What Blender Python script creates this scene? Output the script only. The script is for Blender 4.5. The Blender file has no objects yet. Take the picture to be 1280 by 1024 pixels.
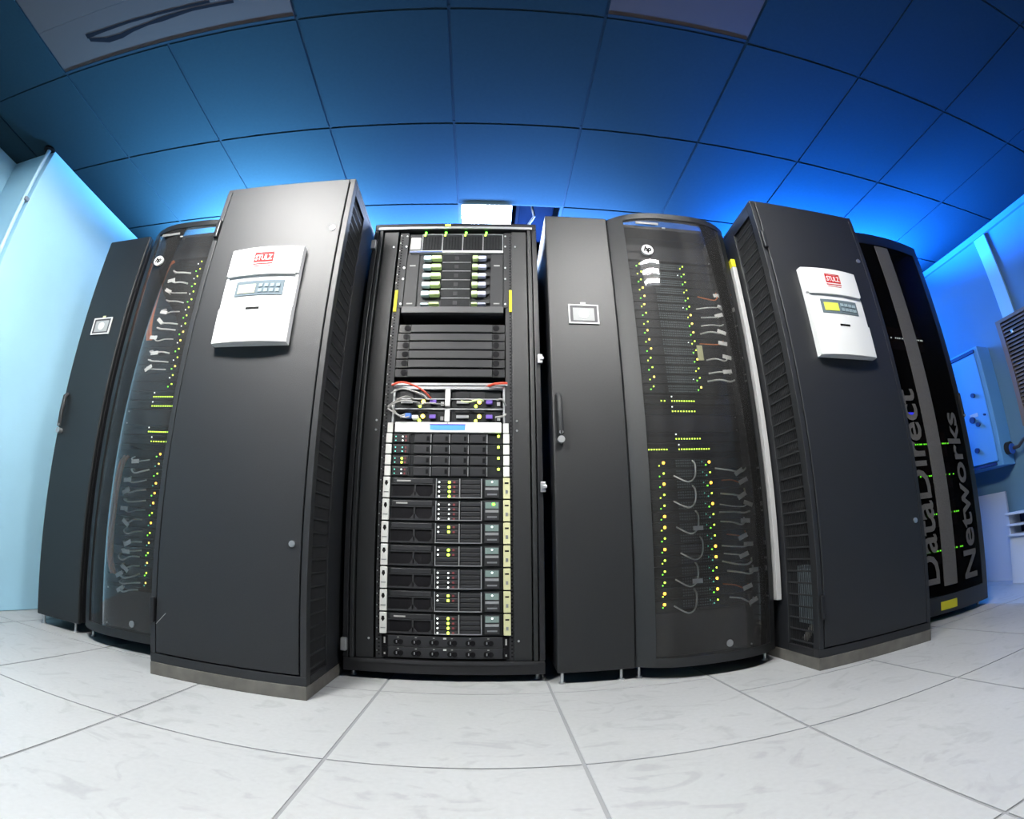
import bpy, bmesh, math, random
from mathutils import Vector, Matrix

sc = bpy.context.scene
COL = sc.collection
PI = math.pi

# ------------------------------------------------------------------ camera (fisheye lens, calibrated on the floor and ceiling grids)
cam_d = bpy.data.cameras.new('camera')
cam = bpy.data.objects.new('camera', cam_d)
COL.objects.link(cam)
sc.camera = cam
cam_d.type = 'PANO'
cam_d.panorama_type = 'FISHEYE_LENS_POLYNOMIAL'
cam_d.sensor_fit = 'HORIZONTAL'
cam_d.sensor_width = 36.0
cam_d.sensor_height = 28.8
cam_d.fisheye_fov = PI
cam_d.fisheye_polynomial_k0 = 0.0
cam_d.fisheye_polynomial_k1 = -0.05935366190870359
cam_d.fisheye_polynomial_k2 = -3.397837950517564e-06
cam_d.fisheye_polynomial_k3 = 1.3934914398045362e-05
cam_d.fisheye_polynomial_k4 = -1.866330023682553e-07
cam_d.clip_start = 0.01
cam_d.clip_end = 50
YAW, PITCH, ROLL = .0460, .2867, -.0065
fwd = Vector((math.sin(YAW) * math.cos(PITCH), math.cos(YAW) * math.cos(PITCH), math.sin(PITCH)))
r0 = Vector((math.cos(YAW), -math.sin(YAW), 0))
u0 = r0.cross(fwd)
rt = r0 * math.cos(ROLL) + u0 * math.sin(ROLL)
up = -r0 * math.sin(ROLL) + u0 * math.cos(ROLL)
M = Matrix.Identity(4)
for i in range(3):
    M[i][0], M[i][1], M[i][2] = rt[i], up[i], -fwd[i]
M.translation = Vector((0, 0, .5193))
cam.matrix_world = M

# ------------------------------------------------------------------ world, exposure, lamps behind the racks
w = bpy.data.worlds.new('world')
sc.world = w
w.use_nodes = True
w.node_tree.nodes['Background'].inputs[0].default_value = (.02, .03, .05, 1)
w.node_tree.nodes['Background'].inputs[1].default_value = .2
vs = sc.view_settings
vs.view_transform = 'Standard'
vs.look = 'None'
vs.gamma = 1
vs.use_curve_mapping = False
vs.exposure = -0.15
sc.cycles.use_denoising = True
sc.cycles.max_bounces = 10
sc.cycles.transparent_max_bounces = 16
sc.cycles.sample_clamp_indirect = 6
sc.cycles.caustics_reflective = False
sc.cycles.caustics_refractive = False

TUBE_L = 90.0        # radiance of the fluorescent tubes
def area(name, loc, rot, sx, sy, power, col, spread=180):
    l = bpy.data.lights.new(name, 'AREA')
    l.shape = 'RECTANGLE'; l.size = sx; l.size_y = sy; l.energy = power; l.color = col; l.spread = math.radians(spread)
    o = bpy.data.objects.new(name, l); COL.objects.link(o)
    o.location = loc; o.rotation_euler = rot
    return o
# coloured lamps in the hot aisle, on top of / behind the rack row, plus an added wall fill
A = (math.radians(-128), 0, 0)
area('blue_aisle_lamp', (2.3, 2.95, 2.06), A, 1.2, .10, 1900, (.015, .21, 1.0), 92)
area('blue_aisle_lamp', (.1, 2.8, 2.06), (math.radians(-146), 0, 0), 1.7, .10, 400, (.18, .42, 1.0), 120)
area('cyan_aisle_lamp', (-1.45, 2.9, 2.06), (math.radians(-134), 0, 0), 1.0, .10, 520, (.22, .58, 1.0), 90)
area('blue_wall_fill', (2.75, 3.3, 1.9), (math.radians(-90), 0, math.radians(-20)), .5, .5, 85, (.03, .30, 1.0), 180)  # unseen fill, added to tint the right wall blue

# ------------------------------------------------------------------ materials
MATS = {}
def mat(name, col, rough=.5, metal=0.0, spec=.5, emis=None, es=0.0, noise=0.0, nscale=40, bump=0.0, bscale=300, coat=0.0):
    if name in MATS: return MATS[name]
    m = bpy.data.materials.new(name); MATS[name] = m
    m.use_nodes = True
    nt = m.node_tree; b = nt.nodes['Principled BSDF']
    b.inputs['Base Color'].default_value = (*col, 1)
    b.inputs['Roughness'].default_value = rough
    b.inputs['Metallic'].default_value = metal
    b.inputs['Specular IOR Level'].default_value = spec
    b.inputs['Coat Weight'].default_value = coat
    if emis:
        b.inputs['Emission Color'].default_value = (*emis, 1)
        b.inputs['Emission Strength'].default_value = es
    tc = None
    if noise or bump:
        tc = nt.nodes.new('ShaderNodeTexCoord')
    if noise:
        n = nt.nodes.new('ShaderNodeTexNoise'); n.inputs['Scale'].default_value = nscale; n.inputs['Detail'].default_value = 6
        nt.links.new(tc.outputs['Object'], n.inputs['Vector'])
        r = nt.nodes.new('ShaderNodeValToRGB')
        r.color_ramp.elements[0].position = .3; r.color_ramp.elements[1].position = .7
        r.color_ramp.elements[0].color = (*[max(0, c * (1 - noise)) for c in col], 1)
        r.color_ramp.elements[1].color = (*[min(1, c * (1 + noise)) for c in col], 1)
        nt.links.new(n.outputs['Fac'], r.inputs['Fac'])
        nt.links.new(r.outputs['Color'], b.inputs['Base Color'])
    if bump:
        n2 = nt.nodes.new('ShaderNodeTexNoise'); n2.inputs['Scale'].default_value = bscale; n2.inputs['Detail'].default_value = 3
        nt.links.new(tc.outputs['Object'], n2.inputs['Vector'])
        bp = nt.nodes.new('ShaderNodeBump'); bp.inputs['Strength'].default_value = bump; bp.inputs['Distance'].default_value = .002
        nt.links.new(n2.outputs['Fac'], bp.inputs['Height'])
        nt.links.new(bp.outputs['Normal'], b.inputs['Normal'])
    return m

def glass_mat(name, tint, gloss_rough, haze, gloss=.5):
    """thin tinted acrylic: see-through, fresnel gloss and a diffuse veil standing in for reflected glare"""
    m = bpy.data.materials.new(name); MATS[name] = m
    m.use_nodes = True
    nt = m.node_tree; nt.nodes.clear()
    out = nt.nodes.new('ShaderNodeOutputMaterial')
    tr = nt.nodes.new('ShaderNodeBsdfTransparent'); tr.inputs[0].default_value = (*tint, 1)
    df = nt.nodes.new('ShaderNodeBsdfDiffuse'); df.inputs[0].default_value = (.5, .5, .5, 1)
    gl = nt.nodes.new('ShaderNodeBsdfGlossy'); gl.inputs['Roughness'].default_value = gloss_rough
    gl.inputs[0].default_value = (.9, .9, .9, 1)
    fr = nt.nodes.new('ShaderNodeFresnel'); fr.inputs['IOR'].default_value = 1.0 + gloss
    tc = nt.nodes.new('ShaderNodeTexCoord')
    mp = nt.nodes.new('ShaderNodeMapping'); mp.inputs['Scale'].default_value = (3, 3, .5)
    n = nt.nodes.new('ShaderNodeTexNoise'); n.inputs['Scale'].default_value = 3; n.inputs['Detail'].default_value = 8
    nt.links.new(tc.outputs['Object'], mp.inputs['Vector']); nt.links.new(mp.outputs[0], n.inputs['Vector'])
    mm = nt.nodes.new('ShaderNodeMath'); mm.operation = 'MULTIPLY'; mm.inputs[1].default_value = haze * 2  # reflection haze painted in as a patchy diffuse veil
    nt.links.new(n.outputs['Fac'], mm.inputs[0])
    m1 = nt.nodes.new('ShaderNodeMixShader'); m2 = nt.nodes.new('ShaderNodeMixShader')
    nt.links.new(mm.outputs[0], m1.inputs[0]); nt.links.new(tr.outputs[0], m1.inputs[1]); nt.links.new(df.outputs[0], m1.inputs[2])
    nt.links.new(fr.outputs[0], m2.inputs[0]); nt.links.new(m1.outputs[0], m2.inputs[1]); nt.links.new(gl.outputs[0], m2.inputs[2])
    nt.links.new(m2.outputs[0], out.inputs[0])
    return m

def tile_floor_mat():
    m = bpy.data.materials.new('grey_vinyl_floor_tile'); m.use_nodes = True
    nt = m.node_tree; b = nt.nodes['Principled BSDF']
    b.inputs['Roughness'].default_value = .42
    b.inputs['Specular IOR Level'].default_value = .35
    geo = nt.nodes.new('ShaderNodeNewGeometry')
    def noise(scale, detail, sx=1, sy=1, dist=0):
        mp = nt.nodes.new('ShaderNodeMapping'); mp.inputs['Scale'].default_value = (sx, sy, 1)
        n = nt.nodes.new('ShaderNodeTexNoise'); n.inputs['Scale'].default_value = scale; n.inputs['Detail'].default_value = detail
        n.inputs['Distortion'].default_value = dist
        nt.links.new(geo.outputs['Position'], mp.inputs['Vector']); nt.links.new(mp.outputs[0], n.inputs['Vector'])
        return n
    def ramp(n, p0, p1, c0, c1):
        r = nt.nodes.new('ShaderNodeValToRGB')
        r.color_ramp.elements[0].position = p0; r.color_ramp.elements[1].position = p1
        r.color_ramp.elements[0].color = (c0, c0, c0, 1); r.color_ramp.elements[1].color = (c1, c1, c1, 1)
        nt.links.new(n.outputs['Fac'], r.inputs['Fac']); return r
    def mul(a, c):
        x = nt.nodes.new('ShaderNodeMix'); x.data_type = 'RGBA'; x.blend_type = 'MULTIPLY'; x.inputs[0].default_value = 1
        nt.links.new(a, x.inputs[6]); nt.links.new(c, x.inputs[7]); return x.outputs[2]
    a = ramp(noise(1.7, 8), .3, .7, .88, 1.0)
    c = ramp(noise(5, 12, 1, 1.6, 2.5), .33, .45, .86, 1.0)       # scuffs
    d = ramp(noise(70, 4), .35, .65, .95, 1.0)
    v = mul(mul(a.outputs[0], c.outputs[0]), d.outputs[0])
    base = nt.nodes.new('ShaderNodeMix'); base.data_type = 'RGBA'; base.blend_type = 'MULTIPLY'; base.inputs[0].default_value = 1
    base.inputs[6].default_value = (.38, .393, .40, 1)
    nt.links.new(v, base.inputs[7]); nt.links.new(base.outputs[2], b.inputs['Base Color'])
    return m

BLK = mat('black_powder_coat', (.006, .007, .008), .50, spec=.5, noise=.15, nscale=120, bump=.25, bscale=500)
BLKS = mat('black_satin_paint', (.009, .0095, .011), .42, spec=.3)
CHAR = mat('charcoal_textured_paint', (.008, .009, .011), .52, spec=.5, noise=.2, nscale=220, bump=.35, bscale=420)
DARK = mat('dark_recess_metal', (.004, .004, .005), .7, spec=.08)
GREY = mat('mid_grey_metal', (.22, .23, .24), .4, .6)
DGREY = mat('dark_grey_plastic', (.020, .021, .023), .5, spec=.25)
BEZ = mat('server_bezel_graphite', (.014, .015, .017), .45, spec=.3)
SILV = mat('bright_zinc', (.62, .63, .64), .3, .9)
STEEL = mat('dull_steel', (.35, .36, .37), .4, .7)
WHITE = mat('white_plastic', (.58, .59, .59), .45, spec=.25)
PAPER = mat('white_label_paper', (.52, .53, .51), .7, spec=.1)
PAPERY = mat('yellowed_label_paper', (.46, .46, .27), .7, spec=.1)
YEL = mat('yellow_plastic', (.55, .50, .02), .5, spec=.2)
RED = mat('red_print', (.42, .02, .02), .6, spec=.1)
INK = mat('black_print', (.008, .008, .008), .7, spec=.05)
PLINTH = mat('grey_brown_plinth', (.10, .095, .085), .6, noise=.25, nscale=15)
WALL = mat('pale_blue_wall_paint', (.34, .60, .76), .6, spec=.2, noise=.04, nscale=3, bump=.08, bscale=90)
WALLR = mat('darkened_wall_paint', (.11, .22, .33), .6, spec=.1, noise=.04, nscale=3, bump=.08, bscale=90)  # wall paint copy, darkened to offset the strong blue light
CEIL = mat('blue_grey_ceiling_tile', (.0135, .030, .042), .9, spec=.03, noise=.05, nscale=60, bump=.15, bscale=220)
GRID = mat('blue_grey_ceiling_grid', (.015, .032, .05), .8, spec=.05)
SLAB = mat('dark_concrete', (.003, .0035, .005), .9, spec=.01)
FSUB = mat('grey_joint', (.22, .23, .24), .8)
FTILE = tile_floor_mat()
LGREEN = mat('green_status_light', (.1, .5, .05), .4, emis=(.18, 1.0, .04), es=5)
LYG = mat('yellow_green_status_light', (.3, .5, .05), .4, emis=(.62, 1.0, .06), es=6)
LYEL = mat('yellow_status_light', (.5, .4, .05), .4, emis=(1.0, .72, .10), es=7)
LAMB = mat('amber_status_light', (.5, .3, .05), .4, emis=(1.0, .48, .04), es=8)
LWHT = mat('white_status_light', (.6, .6, .6), .4, emis=(.9, 1.0, .95), es=2.5)
LTEAL = mat('teal_status_light', (.1, .4, .4), .4, emis=(.15, .8, .55), es=1.2)
LBLUE = mat('blue_status_light', (.05, .05, .5), .4, emis=(.05, .06, 1.0), es=4)
LRED = mat('dull_red_drive_mark', (.16, .025, .03), .5)
TUBE = mat('lit_fluorescent_tube', (.9, .9, .9), .4, emis=(1.0, .985, .95), es=TUBE_L)
TUBEL = mat('bright_fluorescent_tube', (.9, .9, .9), .4, emis=(1.0, .985, .95), es=TUBE_L * 7.4)
TUBER = mat('white_fluorescent_tube', (.9, .9, .9), .4, emis=(1.0, .985, .95), es=TUBE_L * 5.6)
LAMP = mat('lit_white_lamp', (.9, .9, .9), .4, emis=(.92, .96, 1.0), es=26)
PLATE = mat('dimmed_diffuser_plate', (.075, .060, .060), .6, spec=.05)  # dull tone stands in for the dimmed look of a lit diffuser
STREAK = mat('dark_streak', (.010, .010, .014), .8, spec=.02)
REFL = mat('white_reflector', (.75, .75, .75), .5)
ACRY = glass_mat('smoked_acrylic_door', (.86, .86, .86), .03, .03, .28)
MESHD = glass_mat('dark_perforated_mesh', (.45, .45, .45), .35, .003, .05)
PRINT = mat('grey_print_on_mesh', (.11, .105, .10), .8, spec=.05, noise=.2, nscale=200)
CABW = mat('grey_white_cable', (.30, .30, .29), .5, spec=.2)
CABO = mat('orange_fibre_cable', (.62, .16, .03), .5)
CABP = mat('pale_patch_cable', (.80, .80, .77), .5)
FLAG = mat('white_cable_flag', (.85, .85, .82), .7)
TRUNK = mat('grey_white_trunking', (.36, .36, .36), .5, spec=.2)
CABR = mat('red_cable', (.55, .06, .03), .5)
CABD = mat('dark_cable', (.04, .04, .045), .5)
PLUGG = mat('glowing_green_plug', (.50, .62, .30), .4, emis=(.55, .8, .25), es=.12)  # faint glow of its own, though a plug gives no light
PLUGB = mat('pale_blue_plug', (.50, .62, .66), .4)
PLUGL = mat('lilac_plug', (.45, .47, .62), .4)
PURP = mat('purple_connector', (.10, .05, .30), .5)
BLUEC = mat('blue_connector', (.03, .12, .45), .5)
SLOTB = mat('backlit_blue_slot', (.05, .18, .5), .4, emis=(.06, .28, .9), es=.8)
LCD = mat('lit_lcd', (.45, .5, .08), .4, emis=(.45, .50, .04), es=.35)
LCDP = mat('pale_lcd', (.42, .43, .30), .6, spec=.1)
KEYS = mat('grey_keypad', (.10, .13, .15), .6, spec=.1)
KEYB = mat('pale_key', (.20, .26, .29), .6, spec=.1)
ELEC = mat('pale_blue_enamel_box', (.14, .40, .78), .45, spec=.2)
ELECD = mat('dark_blue_parts_and_shadow', (.01, .03, .14), .6)
BROWN = mat('grey_brown_louvre', (.16, .125, .10), .55)
CONDUIT = mat('blue_painted_conduit', (.40, .62, .76), .4)
FILT = mat('blue_grey_filter_sheet', (.16, .20, .22), .7)
PIPE = mat('pale_hose', (.40, .37, .32), .6)
BOARDW = mat('white_board_sheet', (.50, .56, .66), .5, spec=.2)
BLUEB = mat('blue_plastic_bottle', (.03, .12, .55), .35)

# ------------------------------------------------------------------ mesh helpers
class MB:
    def __init__(s): s.v = []; s.f = []; s.smooth = False
    def add(s, vs, fs):
        n = len(s.v); s.v += [tuple(p) for p in vs]; s.f += [tuple(i + n for i in f) for f in fs]; return s
    def box(s, x0, x1, y0, y1, z0, z1):
        return s.add([(x0, y0, z0), (x1, y0, z0), (x1, y1, z0), (x0, y1, z0), (x0, y0, z1), (x1, y0, z1), (x1, y1, z1), (x0, y1, z1)],
                     [(0, 3, 2, 1), (4, 5, 6, 7), (0, 1, 5, 4), (1, 2, 6, 5), (2, 3, 7, 6), (3, 0, 4, 7)])
    def cyl(s, p0, p1, r, n=10, r1=None):
        return s.tube([p0, p1], r, n, r1)
    def tube(s, pts, r, n=6, r1=None):
        pts = [Vector(p) for p in pts]; rings = []; m = len(pts); prev = None
        for i, p in enumerate(pts):
            t = (pts[min(i + 1, m - 1)] - pts[max(i - 1, 0)]).normalized()
            if prev is None:
                a = Vector((0, 0, 1)) if abs(t.z) < .9 else Vector((1, 0, 0))
                u = t.cross(a).normalized()
            else:
                u = (prev - t * prev.dot(t)).normalized()
            prev = u; q = t.cross(u)
            rr = r if r1 is None else r + (r1 - r) * i / (m - 1)
            rings.append([p + (u * math.cos(2 * PI * k / n) + q * math.sin(2 * PI * k / n)) * rr for k in range(n)])
        vs = [p for g in rings for p in g]; fs = []
        for i in range(m - 1):
            for k in range(n):
                fs.append((i * n + k, i * n + (k + 1) % n, (i + 1) * n + (k + 1) % n, (i + 1) * n + k))
        fs.append(tuple(range(n - 1, -1, -1))); fs.append(tuple((m - 1) * n + k for k in range(n)))
        s.smooth = True
        return s.add(vs, fs)
    def prism_z(s, poly, z0, z1):
        n = len(poly)
        vs = [(x, y, z0) for x, y in poly] + [(x, y, z1) for x, y in poly]
        fs = [tuple(range(n - 1, -1, -1)), tuple(range(n, 2 * n))] + [(i, (i + 1) % n, n + (i + 1) % n, n + i) for i in range(n)]
        return s.add(vs, fs)
    def prism_y(s, poly, y0, y1):      # poly in x,z
        n = len(poly)
        vs = [(x, y0, z) for x, z in poly] + [(x, y1, z) for x, z in poly]
        fs = [tuple(range(n)), tuple(range(2 * n - 1, n - 1, -1))] + [(i, n + i, n + (i + 1) % n, (i + 1) % n) for i in range(n)]
        return s.add(vs, fs)
    def bow(s, fn, x0, x1, t, z0, z1, n=12):    # curved slab whose front follows y = fn(x), thickness t
        xs = [x0 + (x1 - x0) * i / n for i in range(n + 1)]
        poly = [(x, fn(x)) for x in xs] + [(x, fn(x) + t) for x in reversed(xs)]
        s.smooth = True
        vs = []; fs = []
        m = n + 1
        for x in xs: vs += [(x, fn(x), z0), (x, fn(x), z1), (x, fn(x) + t, z0), (x, fn(x) + t, z1)]
        for i in range(n):
            a, b = 4 * i, 4 * i + 4
            fs += [(a, b, b + 1, a + 1), (a + 2, a + 3, b + 3, b + 2), (a + 1, b + 1, b + 3, a + 3), (a, a + 2, b + 2, b)]
        fs += [(0, 1, 3, 2), (4 * n, 4 * n + 2, 4 * n + 3, 4 * n + 1)]
        return s.add(vs, fs)
    def mesh(s, name, m, bev=0.0):
        me = bpy.data.meshes.new(name)
        me.from_pydata(s.v, [], s.f)
        if bev:
            bm = bmesh.new(); bm.from_mesh(me)
            bmesh.ops.bevel(bm, geom=list(bm.edges), offset=bev, segments=2, affect='EDGES', profile=.5, clamp_overlap=True)
            bm.to_mesh(me); bm.free()
        me.materials.append(m)
        if s.smooth:
            me.polygons.foreach_set('use_smooth', [True] * len(me.polygons))
            me.set_sharp_from_angle(angle=math.radians(38))
        me.update()
        return me

def link(name, me, parent=None, loc=(0, 0, 0), rot=(0, 0, 0)):
    o = bpy.data.objects.new(name, me); COL.objects.link(o)
    o.location = loc; o.rotation_euler = rot
    if parent is not None: o.parent = parent
    return o
def part(name, mb, m, parent=None, bev=0.0, label=None, kind=None, loc=(0, 0, 0)):
    o = link(name, mb.mesh(name, m, bev), parent, loc)
    if label: o['label'] = label
    if kind: o['kind'] = kind
    return o
def B(*a): return MB().box(*a)
def thing(name, label, cat, loc=(0, 0, 0), group=None, rz=0.0):
    o = bpy.data.objects.new(name, None); COL.objects.link(o)
    o.empty_display_size = .05
    o.location = loc; o.rotation_euler = (0, 0, rz)
    o['label'] = label; o['category'] = cat
    if group: o['group'] = group
    return o
def tag(o, label, cat, group=None):
    o['label'] = label; o['category'] = cat
    if group: o['group'] = group
    return o
def struct(name, mb, m, parent=None, bev=0.0, loc=(0, 0, 0), rz=0.0):
    o = link(name, mb.mesh(name, m, bev), parent, loc, (0, 0, rz)); o['kind'] = 'structure'; return o
_CACHE = {}
def shared(key, fn):
    if key not in _CACHE: _CACHE[key] = fn()
    return _CACHE[key]
def copy_tree(o, parent=None):
    c = o.copy(); COL.objects.link(c)
    if parent is not None: c.parent = parent
    for ch in list(o.children): copy_tree(ch, c)
    return c
def text_mesh(name, body, m, size, extrude=.001, bold=0.0, shear=0.0, spacing=1.0):
    cu = bpy.data.curves.new(name, 'FONT'); cu.body = body; cu.size = size; cu.extrude = extrude; cu.offset = bold
    cu.shear = shear; cu.space_character = spacing
    cu.align_x = 'CENTER'; cu.align_y = 'CENTER'; cu.resolution_u = 3
    ob = bpy.data.objects.new(name, cu); COL.objects.link(ob)
    dg = bpy.context.evaluated_depsgraph_get(); dg.update()
    me = bpy.data.meshes.new_from_object(ob.evaluated_get(dg))
    bpy.data.objects.remove(ob); bpy.data.curves.remove(cu)
    me.materials.clear(); me.materials.append(m)
    return me
def fit_mesh(me, w, h):       # scale flat text to a given width and height, centred
    xs = [v.co.x for v in me.vertices]; ys = [v.co.y for v in me.vertices]
    cx, cy = (min(xs) + max(xs)) / 2, (min(ys) + max(ys)) / 2
    sx, sy = w / (max(xs) - min(xs)), h / (max(ys) - min(ys))
    for v in me.vertices: v.co.x = (v.co.x - cx) * sx; v.co.y = (v.co.y - cy) * sy
    return me
ORD = ['topmost', 'second', 'third', 'fourth', 'fifth', 'sixth', 'seventh', 'eighth', 'ninth', 'tenth', 'eleventh', 'twelfth', 'thirteenth',
       'fourteenth', 'fifteenth', 'sixteenth', 'seventeenth', 'eighteenth', 'nineteenth', 'twentieth', 'twenty-first', 'twenty-second', 'twenty-third', 'twenty-fourth', 'twenty-fifth', 'twenty-sixth']
def nth(i): return ORD[i] + (' from the top' if i else '')

# ================================================================== SETTING
XL, XR, YF, YB, ZC = -2.79, 3.42, -3.0, 4.2, 2.379
ZP = 2.72
floor = struct('floor', B(XL, XR, YF, YB, -.06, -.003), FSUB)
def floor_tile(x0, x1, y0, y1):
    x0, x1, y0, y1 = max(x0, XL), min(x1, XR), max(y0, YF), min(y1, YB)
    w, d = round(x1 - x0 - .009, 4), round(y1 - y0 - .0055, 4)
    me = shared(('ft', w, d), lambda: B(-w / 2, w / 2, -d / 2, d / 2, -.0025, 0).mesh('floor_tile', FTILE, .0012))
    link('floor_tile', me, floor, ((x0 + x1) / 2, (y0 + y1) / 2, 0))
for i in range(-5, 6):
    for j in range(-7, 6):
        x0, y0 = .211 + .6 * i, 1.1045 + .6 * j
        if x0 + .6 <= XL + .02 or x0 >= XR - .02 or y0 + .6 <= YF + .02 or y0 >= YB - .02: continue
        if i == 1 and j == 0:
            floor_tile(x0, x0 + .6, y0, 1.502); continue
        if i == 1 and j == 1:
            floor_tile(x0, x0 + .6, 1.502, y0 + .6); continue
        floor_tile(x0, x0 + .6, y0, y0 + .6)

# ceiling: suspended tiles in a recessed grid under a dark slab; turned a hair against the floor grid
CR = .0119
ceiling = struct('ceiling', B(-3.0, 3.6, -3.15, 4.35, ZP, ZP + .1), SLAB, rz=CR)
GX, GY = -.173, .9651
LUM = {(-3, -1), (-2, -1), (1, -1), (0, 2)}
for i in range(-5, 7):
    for j in range(-7, 6):
        x0, y0 = GX + .6 * i, GY + .6 * j
        a, b, c, d = max(x0, XL - .03), min(x0 + .6, XR + .06), max(y0, YF - .04), min(y0 + .6, YB + .04)
        if b - a < .03 or d - c < .03 or (i, j) in LUM: continue
        w, h = round(b - a - .011, 4), round(d - c - .009, 4)
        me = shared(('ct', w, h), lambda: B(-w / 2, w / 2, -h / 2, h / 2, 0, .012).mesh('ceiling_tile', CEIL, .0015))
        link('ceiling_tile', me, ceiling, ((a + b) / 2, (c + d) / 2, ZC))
for i in range(-4, 7):
    x = GX + .6 * i
    if x > XR: continue
    if i == -2:
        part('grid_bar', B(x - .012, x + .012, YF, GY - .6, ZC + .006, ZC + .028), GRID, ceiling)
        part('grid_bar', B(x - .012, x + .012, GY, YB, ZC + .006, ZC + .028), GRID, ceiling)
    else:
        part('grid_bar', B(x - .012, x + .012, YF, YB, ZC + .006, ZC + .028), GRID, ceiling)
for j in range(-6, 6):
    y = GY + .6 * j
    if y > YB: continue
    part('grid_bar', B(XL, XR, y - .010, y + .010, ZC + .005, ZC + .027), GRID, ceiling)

struct('wall_left', B(XL - .1, XL, YF - .1, YB + .1, -.06, ZP), WALL)
struct('wall_left', B(XL, -2.43, 1.36, YB, .001, ZC - .0005), WALL, bev=.004)     # the part of the wall that stands forward
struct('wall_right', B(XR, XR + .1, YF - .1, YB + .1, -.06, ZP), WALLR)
struct('wall_back', B(XL - .1, XR + .1, YB, YB + .1, -.06, ZP), WALL)
struct('wall_front', B(XL - .1, XR + .1, YF - .1, YF, -.06, ZP), mat('grey_wall_paint', (.10, .10, .10), .7, spec=.1))
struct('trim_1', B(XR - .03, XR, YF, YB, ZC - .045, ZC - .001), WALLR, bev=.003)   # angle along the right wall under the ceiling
struct('trim_2', B(XR - .02, XR, 1.715, 1.82, .001, ZC - .046), WALL, bev=.003)  # pilaster strip on the right wall, paler paint stands in for its light

# ------------------------------------------------------------------ ceiling luminaires
SM_U = [(-1.737, .813), (-1.657, .813), (-1.5, .811), (-1.296, .814), (-1.102, .817)]
SM_L = [(-1.731, .833), (-1.642, .863), (-1.565, .864), (-1.502, .853), (-1.413, .846), (-1.35, .843), (-1.19, .834), (-1.004, .84)]
def luminaire(i0, i1, j, label, streaked=False, split=.36, tubes=3, inset=0.0, lit=None):
    x0, x1 = GX + .6 * i0 + .006, GX + .6 * (i1 + 1) - .006
    y0, y1 = GY + .6 * j + .005, GY + .6 * (j + 1) - .005
    t = thing('ceiling_luminaire', label, 'ceiling light', (0, 0, 0), 'recessed ceiling luminaires', CR)
    ys = y0 + split
    part('dimming_plate', B(x0, x1, ys, y1, ZC - .001, ZC + .012), PLATE, t, .001)  # added plate, keeps the visible part of the lit panel grey
    part('edge_trim', B(x0, x1, y1 - .012, y1, ZC - .004, ZC - .0012), GRID, t)
    h = .075
    if inset:
        part('dimming_plate', B(x0, x0 + inset, y0, ys - .0005, ZC - .001, ZC + .012), PLATE, t, .001)
        x0 += inset
    part('reflector_trough', B(x0, x1, y0, ys, ZC + h, ZC + h + .01).box(x0, x0 + .008, y0, ys, ZC, ZC + h)
         .box(x1 - .008, x1, y0, ys, ZC, ZC + h).box(x0, x1, y0, y0 + .008, ZC, ZC + h).box(x0, x1, ys - .008, ys, ZC + .0121, ZC + h), REFL, t)
    n = tubes
    for k in range(n):
        yy = y0 + .045 + (ys - y0 - .075) * k / (n - 1)
        part('fluorescent_tube', MB().cyl((x0 + .03, yy, ZC + .020), (x1 - .03, yy, ZC + .020), .014, 8), lit or TUBE, t)
    if streaked:
        # long dark looped streak on the plate: a thin upper strand and a broader, broken lower one
        m = MB()
        def strand(pts, ws):
            for k in range(len(pts) - 1):
                (xa, ya), (xb, yb) = pts[k], pts[k + 1]
                wa, wb = ws[k], ws[k + 1]
                m.add([(xa, ya + wa, ZC - .0018), (xb, yb + wb, ZC - .0018), (xb, yb - wb, ZC - .0018), (xa, ya - wa, ZC - .0018)], [(0, 1, 2, 3)])
        strand(SM_U, [.012, .008, .006, .006, .006])
        strand(SM_L, [.010, .014, .012, .009, .006, .010, .007, .006])
        part('streak', m, STREAK, t, label='long dark wavy streak')
    return t
luminaire(-3, -2, -1, 'wide grey ceiling light panel with a long dark streak, upper left', True, .345, 4, .63, TUBEL)
luminaire(1, 1, -1, 'plain grey square ceiling light panel above the smoked door rack', lit=TUBER)

# bright lamp and open ceiling cell above the open rack
lx, ly = GX, GY + 1.2
t = thing('work_lamp', 'glaring white lamp panel at the ceiling above the open rack', 'lamp', (0, 0, 0), None, CR)
part('lamp_housing', B(lx + .012, lx + .31, ly + .012, ly + .58, ZC + .012, ZC + .05), STEEL, t, .003)
part('lamp_panel', B(lx + .018, lx + .304, ly + .018, ly + .574, ZC - .03, ZC + .0119), LAMP, t, .002)
t = thing('ceiling_duct', 'dark blue duct in the open ceiling cell beside the glaring lamp', 'duct', (0, 0, 0), None, CR)
DUCT = mat('dark_blue_duct', (.0012, .0025, .007), .8, spec=.01)
part('duct_body', B(lx + .36, lx + .585, ly + .02, ly + .58, ZC + .16, ZC + .30), DUCT, t, .01)
part('flange', B(lx + .335, lx + .355, ly + .02, ly + .58, ZC + .03, ZC + .30), DUCT, t, .003)
part('hanger_cable', MB().tube([(lx + .42, ly + .10, ZC + .17), (lx + .45, ly + .16, ZC + .05), (lx + .41, ly + .22, ZC + .02), (lx + .46, ly + .3, ZC + .06), (lx + .43, ly + .4, ZC + .17)], .009, 6), GREY, t)

# conduit on the wall corner
t = thing('wall_conduit', 'thin vertical conduit clipped to the pale blue wall corner', 'conduit', (-2.452, 1.338, 0))
part('pipe', MB().cyl((0, 0, .0), (0, 0, ZC - .012), .0115, 12), CONDUIT, t)
for z in (.45, 1.25, 2.02):
    part('clip', B(-.022, .026, -.006, .022, z, z + .022), STEEL, t, .003)
part('ceiling_collar', MB().cyl((0, 0, ZC - .0119), (0, 0, ZC - .002), .034, 14), DARK, t)

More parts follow.
